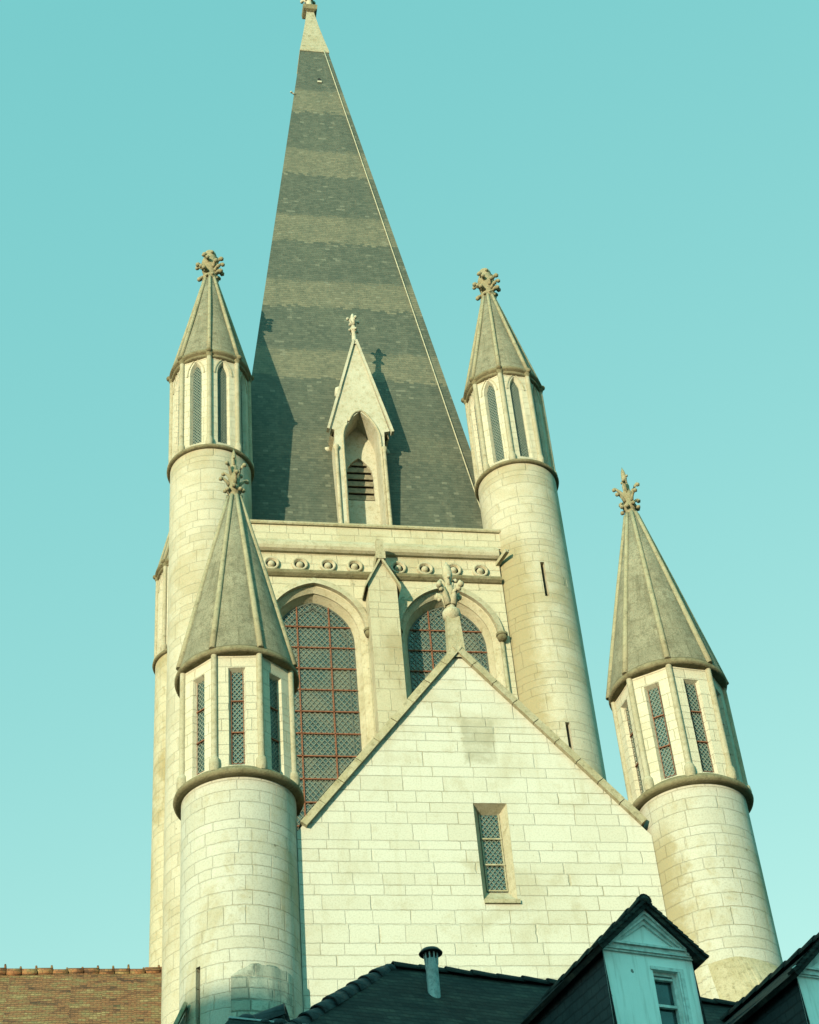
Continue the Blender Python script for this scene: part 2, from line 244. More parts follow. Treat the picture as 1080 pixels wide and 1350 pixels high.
# ------------------------------------------------------------------ mesh helpers
class MB:
    def __init__(s): s.b = bmesh.new(); s.uv = s.b.loops.layers.uv.new('UVMap'); s.done = s.b.faces.layers.int.new('done'); s.mats = []; s.cur = 0
    def mat(s, k):
        if k not in s.mats: s.mats.append(k)
        s.cur = s.mats.index(k); return s
    def face(s, pts, uvs=None, smooth=False):
        vs = [s.b.verts.new(p) for p in pts]
        f = s.b.faces.new(vs); f.material_index = s.cur; f.smooth = smooth
        if uvs:
            f[s.done] = 1
            for l, u in zip(f.loops, uvs): l[s.uv].uv = u
        return f
    def box(s, x0, x1, y0, y1, z0, z1, T=None, skip=''):
        P = [Vector((x, y, z)) for z in (z0, z1) for y in (y0, y1) for x in (x0, x1)]
        if T: P = [T @ q for q in P]
        for k, i in (('b', (0, 2, 3, 1)), ('t', (4, 5, 7, 6)), ('f', (0, 1, 5, 4)), ('k', (2, 6, 7, 3)), ('l', (0, 4, 6, 2)), ('r', (1, 3, 7, 5))):
            if k not in skip: s.face([P[j] for j in i])
        return s
    def beam(s, a, b, w, h, upv=(0, 0, 1), caps=True):
        a, b = Vector(a), Vector(b); d = (b-a).normalized(); u = Vector(upv); x = d.cross(u).normalized(); y = x.cross(d)
        A = [a+x*i*w/2+y*j*h/2 for i, j in ((-1, -1), (1, -1), (1, 1), (-1, 1))]; B = [q+(b-a) for q in A]
        for i in range(4): s.face([A[i], A[(i+1) % 4], B[(i+1) % 4], B[i]])
        if caps: s.face(A[::-1]); s.face(B)
        return s
    def lathe(s, prof, n=32, c=(0, 0), smooth=True, a0=0, a1=2*math.pi, caps=False):
        full = abs(a1-a0-2*math.pi) < 1e-6; k = n if full else n
        for i in range(k):
            t0, t1 = a0+(a1-a0)*i/n, a0+(a1-a0)*(i+1)/n; L = 0
            for (ra, za), (rb, zb) in zip(prof, prof[1:]):
                seg = math.hypot(rb-ra, zb-za); rr = max(ra, rb, .02)
                P = [(c[0]+r*math.cos(t), c[1]+r*math.sin(t), z) for r, z, t in ((ra, za, t0), (ra, za, t1), (rb, zb, t1), (rb, zb, t0))]
                U = [(t0*rr, za if abs(zb-za) > 1e-4 else L), (t1*rr, za if abs(zb-za) > 1e-4 else L), (t1*rr, zb if abs(zb-za) > 1e-4 else L+seg), (t0*rr, zb if abs(zb-za) > 1e-4 else L+seg)]
                if rb < 1e-5: P, U = P[:3], U[:3]
                elif ra < 1e-5: P, U = [P[0], P[2], P[3]], [U[0], U[2], U[3]]
                s.face(P, U, smooth); L += seg
        if caps:
            for r, z in (prof[0], prof[-1]): 
                if r > 1e-4: s.face([(c[0]+r*math.cos(2*math.pi*i/n), c[1]+r*math.sin(2*math.pi*i/n), z) for i in range(n)])
        return s
    def tube(s, pts, rad, n=6, smooth=True, caps=True):
        pts = [Vector(q) for q in pts]; rad = rad if isinstance(rad, (list, tuple)) else [rad]*len(pts); rings = []
        for i, q in enumerate(pts):
            d = (pts[min(i+1, len(pts)-1)]-pts[max(i-1, 0)]).normalized(); a = Vector((0, 0, 1)) if abs(d.z) < .9 else Vector((1, 0, 0))
            x = d.cross(a).normalized(); y = x.cross(d); rings.append([q+rad[i]*(math.cos(2*math.pi*k/n)*x+math.sin(2*math.pi*k/n)*y) for k in range(n)])
        for A, B in zip(rings, rings[1:]):
            for k in range(n): s.face([A[k], A[(k+1) % n], B[(k+1) % n], B[k]], None, smooth)
        if caps: s.face(rings[0][::-1]); s.face(rings[-1])
        return s
    def ball(s, c, r, sub=1, sz=1.):
        t = bmesh.new(); bmesh.ops.create_icosphere(t, subdivisions=sub, radius=r)
        for f in t.faces: s.face([Vector(c)+Vector((v.co.x, v.co.y, v.co.z*sz)) for v in f.verts], None, True)
        t.free(); return s
    def holed(s, outer, holes, to3):
        """flat polygon with holes, 2-D outlines mapped by to3"""
        t = bmesh.new(); E = []
        for o in [outer]+holes:
            vs = [t.verts.new((x, y, 0)) for x, y in o]; E += [t.edges.new((vs[i], vs[(i+1) % len(vs)])) for i in range(len(vs))]
        bmesh.ops.triangle_fill(t, edges=E, use_beauty=True)
        for f in t.faces: s.face([to3(v.co.x, v.co.y) for v in f.verts])
        t.free(); return s
    def strip(s, A, B, closed=True, smooth=False):
        n = len(A)
        for i in range(n if closed else n-1): j = (i+1) % n; s.face([A[i], A[j], B[j], B[i]], None, smooth)
        return s
    def build(s, name, mat, parent=None, loc=None, rot=0, weld=True, normals=True):
        if not s.mats: s.mat(mat)
        if weld: bmesh.ops.remove_doubles(s.b, verts=s.b.verts, dist=1e-4)
        if normals: bmesh.ops.recalc_face_normals(s.b, faces=s.b.faces)
        for f in s.b.faces:
            if f[s.done]: continue
            f.normal_update(); n = f.normal
            t = Vector((0, 0, 1)).cross(n)
            t = Vector((1, 0, 0)) if t.length < .05 else t.normalized()
            w = n.cross(t)
            for l in f.loops: l[s.uv].uv = (l.vert.co.dot(t), l.vert.co.dot(w))
        me = bpy.data.meshes.new(name); s.b.to_mesh(me); s.b.free()
        for k in s.mats: me.materials.append(M[k])
        o = bpy.data.objects.new(name, me); S.collection.objects.link(o)
        if parent: o.parent = parent
        if loc: o.location = loc
        o.rotation_euler.z = rot
        return o
def thing(name, label, cat, loc=(0, 0, 0), rz=0):
    o = bpy.data.objects.new(name, None); S.collection.objects.link(o); o.location = loc; o.rotation_euler.z = rz
    o['label'] = label; o['category'] = cat; o.empty_display_size = .3; return o
def share(o, parent, loc=None, rot=None):
    c = o.copy(); S.collection.objects.link(c); c.parent = parent
    if loc is not None: c.location = loc
    if rot is not None: c.rotation_euler.z = rot
    return c
def arch(cx, w, z0, zs, za, n=10):
    """pointed arch outline, anticlockwise from the bottom left"""
    h = za-zs; r = (w*w+h*h)/(2*w); P = [(cx-w, z0), (cx+w, z0)]
    a1 = math.asin(min(1, h/r)) if r >= w else math.pi-math.asin(h/r)
    for i in range(n+1):
        t = a1*i/n; P.append((cx+w-r+r*math.cos(t), zs+r*math.sin(t)))
    for i in range(n-1, -1, -1):
        t = a1*i/n; P.append((cx-w+r-r*math.cos(t), zs+r*math.sin(t)))
    return P
def clip(P, a, d):
    """part of the line a+t*d inside convex polygon P (anticlockwise)"""
    t0, t1 = -1e9, 1e9
    for i in range(len(P)):
        p, q = P[i], P[(i+1) % len(P)]; nx, ny = -(q[1]-p[1]), q[0]-p[0]
        den = nx*d[0]+ny*d[1]; num = nx*(p[0]-a[0])+ny*(p[1]-a[1])
        if abs(den) < 1e-9:
            if num > 0: return None
            continue
        t = num/den
        if den > 0: t0 = max(t0, t)
        else: t1 = min(t1, t)
    return (t0, t1) if t1-t0 > 1e-3 else None
def lattice(mb, P, to3, sp, w, slope=1.25):
    xs = [p[0] for p in P]; zs = [p[1] for p in P]; x0, x1, z0, z1 = min(xs), max(xs), min(zs), max(zs)
    L = math.hypot(1, slope); 
    for sg in (1, -1):
        d = (1/L, sg*slope/L); k = -int((x1-x0)*slope/(sp*slope))-2
        c0 = z0-(x1-x0)*slope; n = int((z1-z0+2*(x1-x0)*slope)/(sp*slope))+2
        for i in range(n):
            a = ((x0 if sg > 0 else x0), c0+i*sp*slope if sg > 0 else z0+i*sp*slope)
            r = clip(P, a, d)
            if not r: continue
            A = (a[0]+r[0]*d[0], a[1]+r[0]*d[1]); B = (a[0]+r[1]*d[0], a[1]+r[1]*d[1]); nx, nz = -d[1]*w/2, d[0]*w/2
            q = [(A[0]+nx, A[1]+nz), (B[0]+nx, B[1]+nz), (B[0]-nx, B[1]-nz), (A[0]-nx, A[1]-nz)]
            F = [to3(x, z, .014) for x, z in q]; K = [to3(x, z, 0) for x, z in q]
            mb.face(F); mb.face([F[0], K[0], K[1], F[1]]); mb.face([F[3], F[2], K[2], K[3]])
def lancet(mb, P, to3, sp=.18, w=.02, bars=(), bar_mat='red_iron', bar_w=.04, verts=(), glass='glass', mesh='lead', frame=None, border=0):
    """glass + wire lattice + saddle bars in one mesh; to3(x, z, out)"""
    mb.mat(glass); mb.face([to3(x, z, -.012) for x, z in P])
    mb.mat(mesh); lattice(mb, P, to3, sp, w)
    mb.mat(bar_mat)
    xs = [p[0] for p in P]
    def bar(a, d, bw):
        r = clip(P, a, d)
        if not r: return
        A = (a[0]+r[0]*d[0], a[1]+r[0]*d[1]); B = (a[0]+r[1]*d[0], a[1]+r[1]*d[1]); n = (-d[1]*bw/2, d[0]*bw/2)
        q = [(A[0]+n[0], A[1]+n[1]), (B[0]+n[0], B[1]+n[1]), (B[0]-n[0], B[1]-n[1]), (A[0]-n[0], A[1]-n[1])]
        F = [to3(x, z, .045) for x, z in q]; K = [to3(x, z, -.005) for x, z in q]; mb.face(F); mb.strip(F, K)
    for z in bars: bar((min(xs)-1, z), (1, 0), bar_w)
    for x in verts: bar((x, min(p[1] for p in P)-1), (0, 1), bar_w)
    cx = (min(xs)+max(xs))/2
    def rim(k0, k1, o1, m):
        mb.mat(m); n = len(P); zc = sum(p[1] for p in P)/n
        def off(p, k):
            return (p[0]+(-k if p[0] > cx+1e-6 else k if p[0] < cx-1e-6 else 0), p[1]+(k if p[1] < zc-.2 and abs(p[1]-min(q[1] for q in P)) < 1e-6 else (-k*(.9 if abs(p[0]-cx) < (max(xs)-cx)*.97 else 0))))
        A = [to3(*off(p, k0), o1) for p in P]; B = [to3(*off(p, k1), o1) for p in P]; mb.strip(A, B)
    if border: rim(border, border+.03, .02, 'lead_dark'); rim(.0, .03, .02, 'lead_dark')
    if frame: rim(0, frame, .03, bar_mat)
# ================================================================== the church
church = thing('church', 'pale stone church with a banded slate spire and round turrets', 'church')
A_, YL, B_, YU, YB = 4.33, .322, 4.275, 8.183, 17.407
RL, RU = 1.05, 1.095
YW = 7.6; YC = (YU+YB)/2
# ---- turret pieces (built once round the origin, shared by copies)
def shaft_mesh(r, z0, z1, n, slits=()):
    mb = MB(); mb.mat('SHAFT'); da = 2*math.pi/n
    zs = sorted({z0, z1, *[z for s in slits for z in s[1:3]]}); a_off = (slits[0][0] if slits else 0)-da/2
    for i in range(n):
        t0 = a_off+(i-n//2)*da; t1 = t0+da; am = (t0+t1)/2
        for za, zb in zip(zs, zs[1:]):
            hole = any(abs((am-s[0]+math.pi) % (2*math.pi)-math.pi) < da*.4 and za >= s[1]-1e-4 and zb <= s[2]+1e-4 for s in slits)
            P = [(r*math.sin(t), -r*math.cos(t), z) for t, z in ((t0, za), (t1, za), (t1, zb), (t0, zb))]
            if hole:
                Q = [((r-.22)*math.sin(t), -(r-.22)*math.cos(t), z) for t, z in ((t0, za), (t1, za), (t1, zb), (t0, zb))]
                mb.strip([(x*.9993, y*.9993, z) for x, y, z in P], Q); mb.mat('void'); mb.face(Q); mb.mat('SHAFT')
            else: mb.face(P, [(t0*r, za), (t1*r, za), (t1*r, zb), (t0*r, zb)], True)
    return mb
def shaft(r, z1, parent, loc, mat, slits=(), n=60, name='turret', z0=0.):
    M['SHAFT'] = M[mat]
    return shaft_mesh(r, z0, z1, n, slits).build(name, mat, parent, loc)
def dirv(a, r, z=0): return Vector((r*math.sin(a), -r*math.cos(a), z))
def panel_frame(a, ap):
    o = dirv(a, ap); t = Vector((math.cos(a), math.sin(a), 0)); n = dirv(a, 1)
    return lambda x, z, d=0.: o+t*x+n*d+Vector((0, 0, z))
def drum_and_windows(low):
    """octagonal lantern: drum with eight recesses, eight windows, eight shafts, rings, cone, finial. Corner 0 points to -y"""
    Rc, z0, z1 = (1.1, 17.95, 20.5) if low else (1.075, 32.75, 36.25)
    ap = Rc*math.cos(R(22.5)); hw = Rc*math.sin(R(22.5))
    drum = MB(); wins = []; cols = []
    for k in range(8):
        a = R(22.5+45*k); F = panel_frame(a, ap)
        if low: P = [(-.115, 18.12), (.115, 18.12), (.115, 20.12), (-.115, 20.12)]; O = [(-.16, 18.06), (.16, 18.06), (.16, 20.17), (-.16, 20.17)]
        else: P = arch(0, .125, 32.98, 35.55, 35.92, 6); O = arch(0, .175, 32.93, 35.55, 36.02, 6)
        drum.mat('drum').holed([(-hw, z0), (hw, z0), (hw, z1), (-hw, z1)], [O], lambda x, z: F(x, z))
        drum.strip([F(*p) for p in O], [F(*p, -.11) for p in P])
        if not low:      # blind arch moulding over each light
            H0 = arch(0, .24, 35.5, 35.5, 36.09, 6)[1:]
            H1 = arch(0, .275, 35.5, 35.5, 36.14, 6)[1:]
            drum.mat('trim'); a0 = [F(*q, .022) for q in H0]; b0 = [F(*q, .022) for q in H1]; drum.strip(a0, b0, False); drum.strip([F(*q) for q in H0], a0, False); drum.strip(b0, [F(*q) for q in H1], False)
        if math.cos(a) > -.5:
            w = MB(); to3 = lambda x, z, d=0.: F(x, z, d-.10)
            if low: lancet(w, P, to3, .085, .012, (18.78, 19.46), 'red_iron', .022, glass='glass_dark', frame=.012)
            else: lancet(w, P, to3, .085, .016, (), 'lead', glass='glass_dark', mesh='lead')
            wins.append(w)
        c = MB(); q = dirv(a+R(22.5), Rc)
        cr = .062 if low else .072
        c.mat('colonnette').lathe([(cr, z0), (cr, z1)], 12, (q.x, q.y))
        c.lathe([(.088, z0-.03), (.10, z0+.02), (.105, z0+.13), (.095, z0+.22), (cr, z0+.27)], 12, (q.x, q.y))
        if not low:
            c.mat('lichen').ball(dirv(a+R(22.5), Rc+.09, 36.25), .085, 2)
            c.mat('lichen').lathe([(cr, 36.05), (.10, 36.12), (.11, 36.2)], 10, (q.x, q.y))
        cols.append(c)
    if low:
        ring = MB().mat('lichen').lathe([(1.05, 17.79), (1.15, 17.80), (1.185, 17.82), (1.2, 17.865), (1.185, 17.91), (1.15, 17.94), (.98, 18.08)], 64)
        eave = MB().mat('lichen').lathe([(1.0, 20.44), (1.15, 20.445), (1.185, 20.46), (1.2, 20.50), (1.19, 20.55), (1.15, 20.60)], 64)
        cone = MB().mat('cone').lathe([(1.175, 20.575), (1.02, 21.25), (.58, 23.2), (.12, 25.16), (.0, 25.2)], 64)
        rb, rtop, zc, zt, rr = 1.16, .115, 20.60, 25.16, (.066, .044)
    else:
        ring = MB().mat('lichen').lathe([(1.09, 32.60), (1.155, 32.605), (1.18, 32.63), (1.19, 32.665), (1.18, 32.70), (1.14, 32.73), (1.0, 32.84)], 64)
        eave = MB().mat('lichen').lathe([(1.0, 36.05), (1.08, 36.06), (1.10, 36.10), (1.07, 36.14), (1.09, 36.16), (1.145, 36.18), (1.165, 36.23), (1.15, 36.29), (1.08, 36.33)], 64)
        cone = MB().mat('cone').lathe([(1.11, 36.30), (.62, 38.25), (.17, 40.32), (.0, 40.4)], 64)
        rb, rtop, zc, zt, rr = 1.11, .165, 36.31, 40.32, (.062, .05)
    for k in range(8):
        a = R(45*k); cone.mat('rib'); n_ = 5
        pts = []
        for i in range(n_+1):
            t = i/n_
            if low: r_ = 1.17
            else: r_ = rb+(rtop-rb)*t
            if low: 
                prof = [(20.575, 1.175), (21.25, 1.02), (23.2, .58), (25.16, .12)]; z = zc+(zt-zc)*t
                for (za, ra), (zb, rb2) in zip(prof, prof[1:]):
                    if za <= z <= zb+1e-6: r_ = ra+(rb2-ra)*(z-za)/(zb-za)
            pts.append(dirv(a, r_+.01, zc+(zt-zc)*t))
        pts[0] = dirv(a, r_*0+(1.185 if low else 1.13), zc-.05)
        cone.tube(pts, [rr[0]+(rr[1]-rr[0])*i/n_ for i in range(n_+1)], 8)
    fin = MB().mat('finial')
    def arm(az, r0, z0, r1, z1, th, kn):
        pts = [dirv(az, r0+(r1-r0)*t, z0+(z1-z0)*(t**.6)) for t in (0, .3, .6, .85, 1.)] + [dirv(az, r1+kn*.6, z1-kn*.7)]
        fin.tube(pts, [th*1.5, th*1.15, th, th, th, th*.8], 6); fin.ball(dirv(az, r1+kn*.25, z1-kn*.7), kn, 1)
    if low:
        fin.lathe([(.12, 25.1), (.115, 25.3), (.16, 25.34), (.165, 25.39), (.11, 25.43), (.115, 25.6), (.14, 25.75), (.075, 25.85), (.08, 26.0), (.055, 26.1), (.06, 26.25), (.045, 26.4), (.0, 26.56)], 10)
        for k in range(8): a = R(22.5+45*k); fin.ball(dirv(a, .19, 25.37-.06*(k % 2)), .055, 1)
        for k in range(4): arm(R(90*k+35), .10, 25.50, .27, 25.70, .03, .055); arm(R(90*k-10), .09, 25.72, .255, 26.0, .03, .052)
        for k in range(2): arm(R(180*k+25), .05, 26.05, .12, 26.22, .02, .035)
    else:
        fin.lathe([(.17, 40.28), (.235, 40.36), (.24, 40.43), (.19, 40.5), (.22, 40.62), (.27, 40.9), (.255, 41.12), (.21, 41.24), (.19, 41.32), (.2, 41.42), (.15, 41.54), (.07, 41.62), (.0, 41.68)], 12)
        for k in range(8):
            fin.ball(dirv(R(45*k+20), .235, 40.40-.05*(k % 2)), .05, 1)
        for k in range(4): arm(R(90*k+62), .17, 40.56, .35, 40.62, .05, .078); arm(R(90*k+28), .19, 40.72, .385, 40.88, .05, .08); arm(R(90*k+66), .18, 40.96, .36, 41.17, .05, .078)
        for k in range(4): arm(R(90*k+20), .12, 41.2, .2, 41.42, .035, .055); arm(R(90*k+80), .18, 40.85, .375, 41.0, .045, .07); arm(R(90*k+45), .18, 40.6, .35, 40.74, .045, .07)
    return drum, wins, cols, ring, eave, cone, fin
protos = {}
def crown(low, tur, rot):
    key = low
    if key not in protos:
        d, ws, cs, rg, ev, cn, fn = drum_and_windows(low); L = []
        L.append(d.build('drum', 'drum', tur)); L += [w.build('window', 'glass', tur) for w in ws]; L += [c.build('colonnette', 'trim', tur) for c in cs]
        L.append(rg.build('string_course', 'lichen', tur)); L.append(ev.build('eave_moulding', 'lichen', tur)); L.append(cn.build('cone_roof', 'cone', tur)); L.append(fn.build('finial', 'finial', tur))
        for o in L: o.rotation_euler.z = rot
        protos[key] = L
    else:
        for o in protos[key]: share(o, tur, (0, 0, 0), rot)
tLL = shaft(RL, 17.8, church, (-A_, YL, 0), 'shaft_low', [(R(-48), 11.5, 14.33)], 64); crown(True, tLL, R(-27.5)); tLL['label'] = 'lower left turret with slit window and rough old masonry at its foot'
tLR = shaft(RL, 17.8, church, (A_, YL, 0), 'shaft_low_st'); crown(True, tLR, R(-15.5)); tLR['label'] = 'lower right turret above a splayed stone foot'
tUL = shaft(RU, 32.6, church, (-B_, YU, 0), 'shaft_up'); crown(False, tUL, R(-5.5))
tUR = shaft(RU, 32.6, church, (B_, YU, 0), 'shaft_up_st', [(R(2), 28.03, 29.15), (R(2), 22.6, 24.18)], 60); crown(False, tUR, R(-17)); tUR['label'] = 'upper right turret with two slit windows'
tBL = shaft(RU, 32.6, church, (-B_, YB, 0), 'stained'); crown(False, tBL, R(-8)); tBL['label'] = 'stained turret at the back left of the tower'
tBR = shaft(RU, 32.6, church, (B_, YB, 0), 'stained'); crown(False, tBR, R(-12))
# rough patch at the foot of the lower left turret, and splayed foot of the right one
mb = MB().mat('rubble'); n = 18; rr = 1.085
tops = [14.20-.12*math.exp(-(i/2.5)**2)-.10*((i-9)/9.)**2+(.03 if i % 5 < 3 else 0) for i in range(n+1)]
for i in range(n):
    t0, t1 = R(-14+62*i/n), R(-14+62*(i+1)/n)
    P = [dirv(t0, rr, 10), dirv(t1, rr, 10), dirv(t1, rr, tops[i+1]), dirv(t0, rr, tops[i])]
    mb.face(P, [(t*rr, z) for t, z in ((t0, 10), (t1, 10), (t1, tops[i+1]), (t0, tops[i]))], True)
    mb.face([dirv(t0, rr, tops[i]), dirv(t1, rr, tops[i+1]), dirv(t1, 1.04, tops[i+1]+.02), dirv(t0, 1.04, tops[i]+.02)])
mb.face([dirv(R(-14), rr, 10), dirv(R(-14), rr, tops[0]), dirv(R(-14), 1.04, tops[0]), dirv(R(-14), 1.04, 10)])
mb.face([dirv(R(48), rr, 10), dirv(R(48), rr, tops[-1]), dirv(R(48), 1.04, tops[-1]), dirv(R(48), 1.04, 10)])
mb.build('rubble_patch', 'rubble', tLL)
mb = MB().mat('shaft_low')
hips = [(-75, 1.10, 12.2), (-22, 1.30, 12.2), (14, 1.72, 12.2), (50, 1.85, 12.2), (78, 1.45, 12.2)]      # feet of the facets
tops_ = [-75, -36, 0, 40, 78]
for i in range(4):
    mb.mat('shaft_low' if i == 0 else 'coping')
    A, B = dirv(R(hips[i][0]), *hips[i][1:]), dirv(R(hips[i+1][0]), *hips[i+1][1:])
    for j in range(8):
        ta, tb = R(tops_[i]+(tops_[i+1]-tops_[i])*j/8), R(tops_[i]+(tops_[i+1]-tops_[i])*(j+1)/8)
        za, zb = [14.34-.10*abs(math.sin(t*1.4+.2)) for t in (ta, tb)]
        mb.face([A+(B-A)*(j/8), A+(B-A)*((j+1)/8), dirv(tb, 1.058, zb), dirv(ta, 1.058, za)])
    mb.mat('shaft_low').face([Vector((A.x, A.y, 0)), Vector((B.x, B.y, 0)), B, A])
mb.build('splayed_foot', 'shaft_low', tLR)
# ---- gable wall
GX, GZ, GE = 3.32, 21.12, 17.10
mb = MB().mat('gable')
O = [(.0, 15.77), (.60, 15.77), (.64, 17.74), (.0, 17.74)]; O = [(-.02, 15.77), (.60, 15.77), (.62, 17.74), (-.02, 17.74)]
P = [(.11, 16.02), (.49, 16.02), (.52, 17.62), (.13, 17.62)]; P = [(.11, 16.04), (.50, 16.04), (.50, 17.62), (.11, 17.62)]
g3 = lambda x, z, d=0.: Vector((x, -d, z))
mb.holed([(-GX, 0), (GX, 0), (GX, GE), (0, GZ), (-GX, GE)], [O], lambda x, z: g3(x, z))
gab = mb.build('gable_wall', 'gable', church)
mb = MB().mat('trim'); mb.strip([g3(*q, .003) for q in O], [g3(*q, -.24) for q in P])
lancet(mb, P, lambda x, z, d=0.: g3(x, z, d-.23), .09, .012, (16.57, 17.10), 'coping', .03, glass='glass_dark', frame=.03)
mb.mat('coping').box(-.01, .64, -.05, .12, 15.69, 15.765); mb.build('window', 'glass', gab)
for sg in (-1, 1):
    mb = MB().mat('coping'); n = 9
    zl = 17.02 if sg < 0 else 17.18
    a, b = Vector((0, 0, 21.30)), Vector((sg*3.26, 0, 17.38 if sg > 0 else 17.25)); d = (b-a); L = d.length; dn = d.normalized(); nn = Vector((0, 1, 0)).cross(dn); nn = nn if nn.z > 0 else -nn
    for i in range(n):
        p0, p1 = a+d*(i/n), a+d*((i+1)/n-.003); j = random.uniform(-.008, .008); y0, y1 = -.10+j, .26
        Q = []
        for pp in (p0, p1):
            Q.append([pp+Vector((0, y0, 0))+nn*(-.13), pp+Vector((0, y1, 0))+nn*(-.13), pp+Vector((0, y1, 0))+nn*.02, pp+Vector((0, y0+.02, 0))+nn*(.02+j)])
        mb.strip(Q[0], Q[1]); mb.face(Q[0]); mb.face(Q[1])
    mb.build('gable_coping', 'coping', church)
# gable cross / finial
mb = MB().mat('coping')
for z0, z1, w0, w1 in ((21.0, 22.02, .17, .135),):
    A = [Vector((x*w0, .08+y*w0*.8, z0)) for x, y in ((-1, -1), (1, -1), (1, 1), (-1, 1))]; B = [Vector((x*w1, .08+y*w1*.8, z1)) for x, y in ((-1, -1), (1, -1), (1, 1), (-1, 1))]; mb.strip(A, B); mb.face(B)
mb.mat('trim').lathe([(.12, 21.98), (.18, 22.04), (.195, 22.12), (.18, 22.2), (.1, 22.26), (.085, 22.4), (.10, 22.6), (.12, 22.74), (.085, 22.84), (.06, 22.95), (.085, 23.04), (.11, 23.14), (.10, 23.26), (.05, 23.4), (.0, 23.48)], 10, (0, .08))
def leaf(mb, az, r0, z0, r1, z1, th, kn, c=(0, .08, 0)):
    c = Vector(c); pts = [c+dirv(az, r0+(r1-r0)*t, z0+(z1-z0)*(t**.55)) for t in (0, .3, .6, .85, 1.)]+[c+dirv(az, r1+kn*.5, z1-kn)]
    mb.tube(pts, [th*1.7, th*1.4, th*1.2, th, th, th*.8], 6); mb.ball(c+dirv(az, r1+kn*.2, z1-kn), kn, 1)
for k in range(4): leaf(mb, R(90*k+40), .07, 22.34, .30, 22.80, .046, .075); leaf(mb, R(90*k+40), .1, 22.6, .25, 22.70, .036, .055)
for k in range(4): leaf(mb, R(90*k-5), .06, 22.82, .15, 23.02, .026, .042)
mb.build('gable_finial', 'trim', church)
# chapel body behind the gable
mb = MB().mat('nave_tile')
for sg in (-1, 1): mb.face([(0, .26, 21.15), (0, YW, 21.15), (sg*3.5, YW, 16.9), (sg*3.5, .26, 16.9)])
mb.build('chapel_roof', 'nave_tile', church)
mb = MB().mat('wall')
for sg in (-1, 1): mb.face([(sg*3.3, .05, 0), (sg*3.3, YW, 0), (sg*3.3, YW, 17.0), (sg*3.3, .05, 17.0)])
mb.build('chapel_side_wall', 'wall', church)
# ---- tower wall with two big lancets
w3 = lambda x, z, d=0.: Vector((x, YW-d, z))
mb = MB().mat('wall'); outs = []
CX = (-1.70, 1.72)
for cx in CX: outs.append(arch(cx, 1.26, 20.6, 26.95, 28.47, 14))
mb.holed([(-3.3, 0), (3.3, 0), (3.3, 28.82), (-3.3, 28.82)], outs, lambda x, z: w3(x, z))
for sg in (-1, 1): mb.face([(sg*4.4, YU, 0), (sg*4.4, YB, 0), (sg*4.4, YB, 30.4), (sg*4.4, YU, 30.4)])
mb.face([(-4.3, YB+.5, 0), (4.3, YB+.5, 0), (4.3, YB+.5, 30.4), (-4.3, YB+.5, 30.4)])
mb.face([(-4.3, YW+.3, 30.4), (4.3, YW+.3, 30.4), (4.3, YB+.5, 30.4), (-4.3, YB+.5, 30.4)])
tw = mb.build('tower_wall', 'wall', church)
for cx, oo in zip(CX, outs):
    P = arch(cx, 1.02, 20.8, 26.95, 28.2, 14); mb = MB().mat('trim')
    mid = arch(cx, 1.14, 20.7, 26.95, 28.33, 14)
    mb.strip([w3(*q, .0) for q in oo], [w3(*q, -.10) for q in mid]); mb.strip([w3(*q, -.10) for q in mid], [w3(*q, -.14) for q in mid]); mb.strip([w3(*q, -.14) for q in mid], [w3(*q, -.36) for q in P])
    lancet(mb, P, lambda x, z, d=0.: w3(x, z, d-.35), .135, .015, [27.42-.636*i for i in range(11)], 'red_iron', .03, [cx-.42, cx+.40], border=.16)
    mb.build('lancet_window', 'glass', tw)
    # hood mould with springer stops
    h0, h1 = arch(cx, 1.27, 27.0, 27.0, 28.50, 14)[1:], arch(cx, 1.43, 27.0, 27.0, 28.68, 14)[1:]; mb = MB().mat('lichen')
    a, b, c, d = [w3(*q) for q in h0], [w3(*q, .13) for q in h0], [w3(*q, .10) for q in h1], [w3(*q) for q in h1]
    mb.mat('trim'); mb.strip(a, b, False); mb.strip(b, c, False); mb.mat('coping'); mb.strip(c, d, False)
    for sx in (-1.36, 1.36):
        mb.mat('lichen'); mb.ball(w3(cx+sx, 26.98, .09), .135, 2, 1.0); mb.lathe([(.15, 27.02), (.16, 27.08), (.1, 27.12)], 10, (cx+sx, YW-.09))
        mb.mat('coping').tube([w3(cx+sx, 26.9, .03), w3(cx+sx, 20.5, .03)], .055, 6)
    mb.build('hood_mould', 'lichen', tw)
# frieze, rolls and parapet
def run(mb, prof, x0=-3.28, x1=3.28, smooth=False):
    for (d0, z0), (d1, z1) in zip(prof, prof[1:]): mb.face([w3(x0, z0, d0), w3(x1, z0, d0), w3(x1, z1, d1), w3(x0, z1, d1)], None, smooth)
    mb.face([w3(x0, z, d) for d, z in prof]); mb.face([w3(x1, z, d) for d, z in prof][::-1])
mb = MB().mat('wall'); run(mb, [(-.02, 28.82), (.02, 28.82), (.02, 29.55), (-.02, 29.55)]); fz = mb.build('frieze', 'wall', church)
mb = MB().mat('lichen'); run(mb, [(-.02, 28.74), (.05, 28.76), (.12, 28.82), (.135, 28.88), (.11, 28.93), (.02, 28.95)], smooth=False); mb.build('lower_roll', 'lichen', fz)
for x in (-2.77, -2.03, -1.30, -.60, .55, 1.26, 2.02, 2.74):
    mb = MB().mat('trim'); T = Matrix.Translation((x, YW-.02, 29.135)) @ Matrix.Rotation(R(90), 4, 'X')
    n0 = len(mb.b.verts); mb.lathe([(.22, 0), (.215, .06), (.185, .085), (.15, .07), (.135, .0), (.095, .0), (.085, .05), (.05, .085), (0, .09)], 20)
    bmesh.ops.transform(mb.b, matrix=T, verts=mb.b.verts); mb.build('roundel', 'trim', fz)
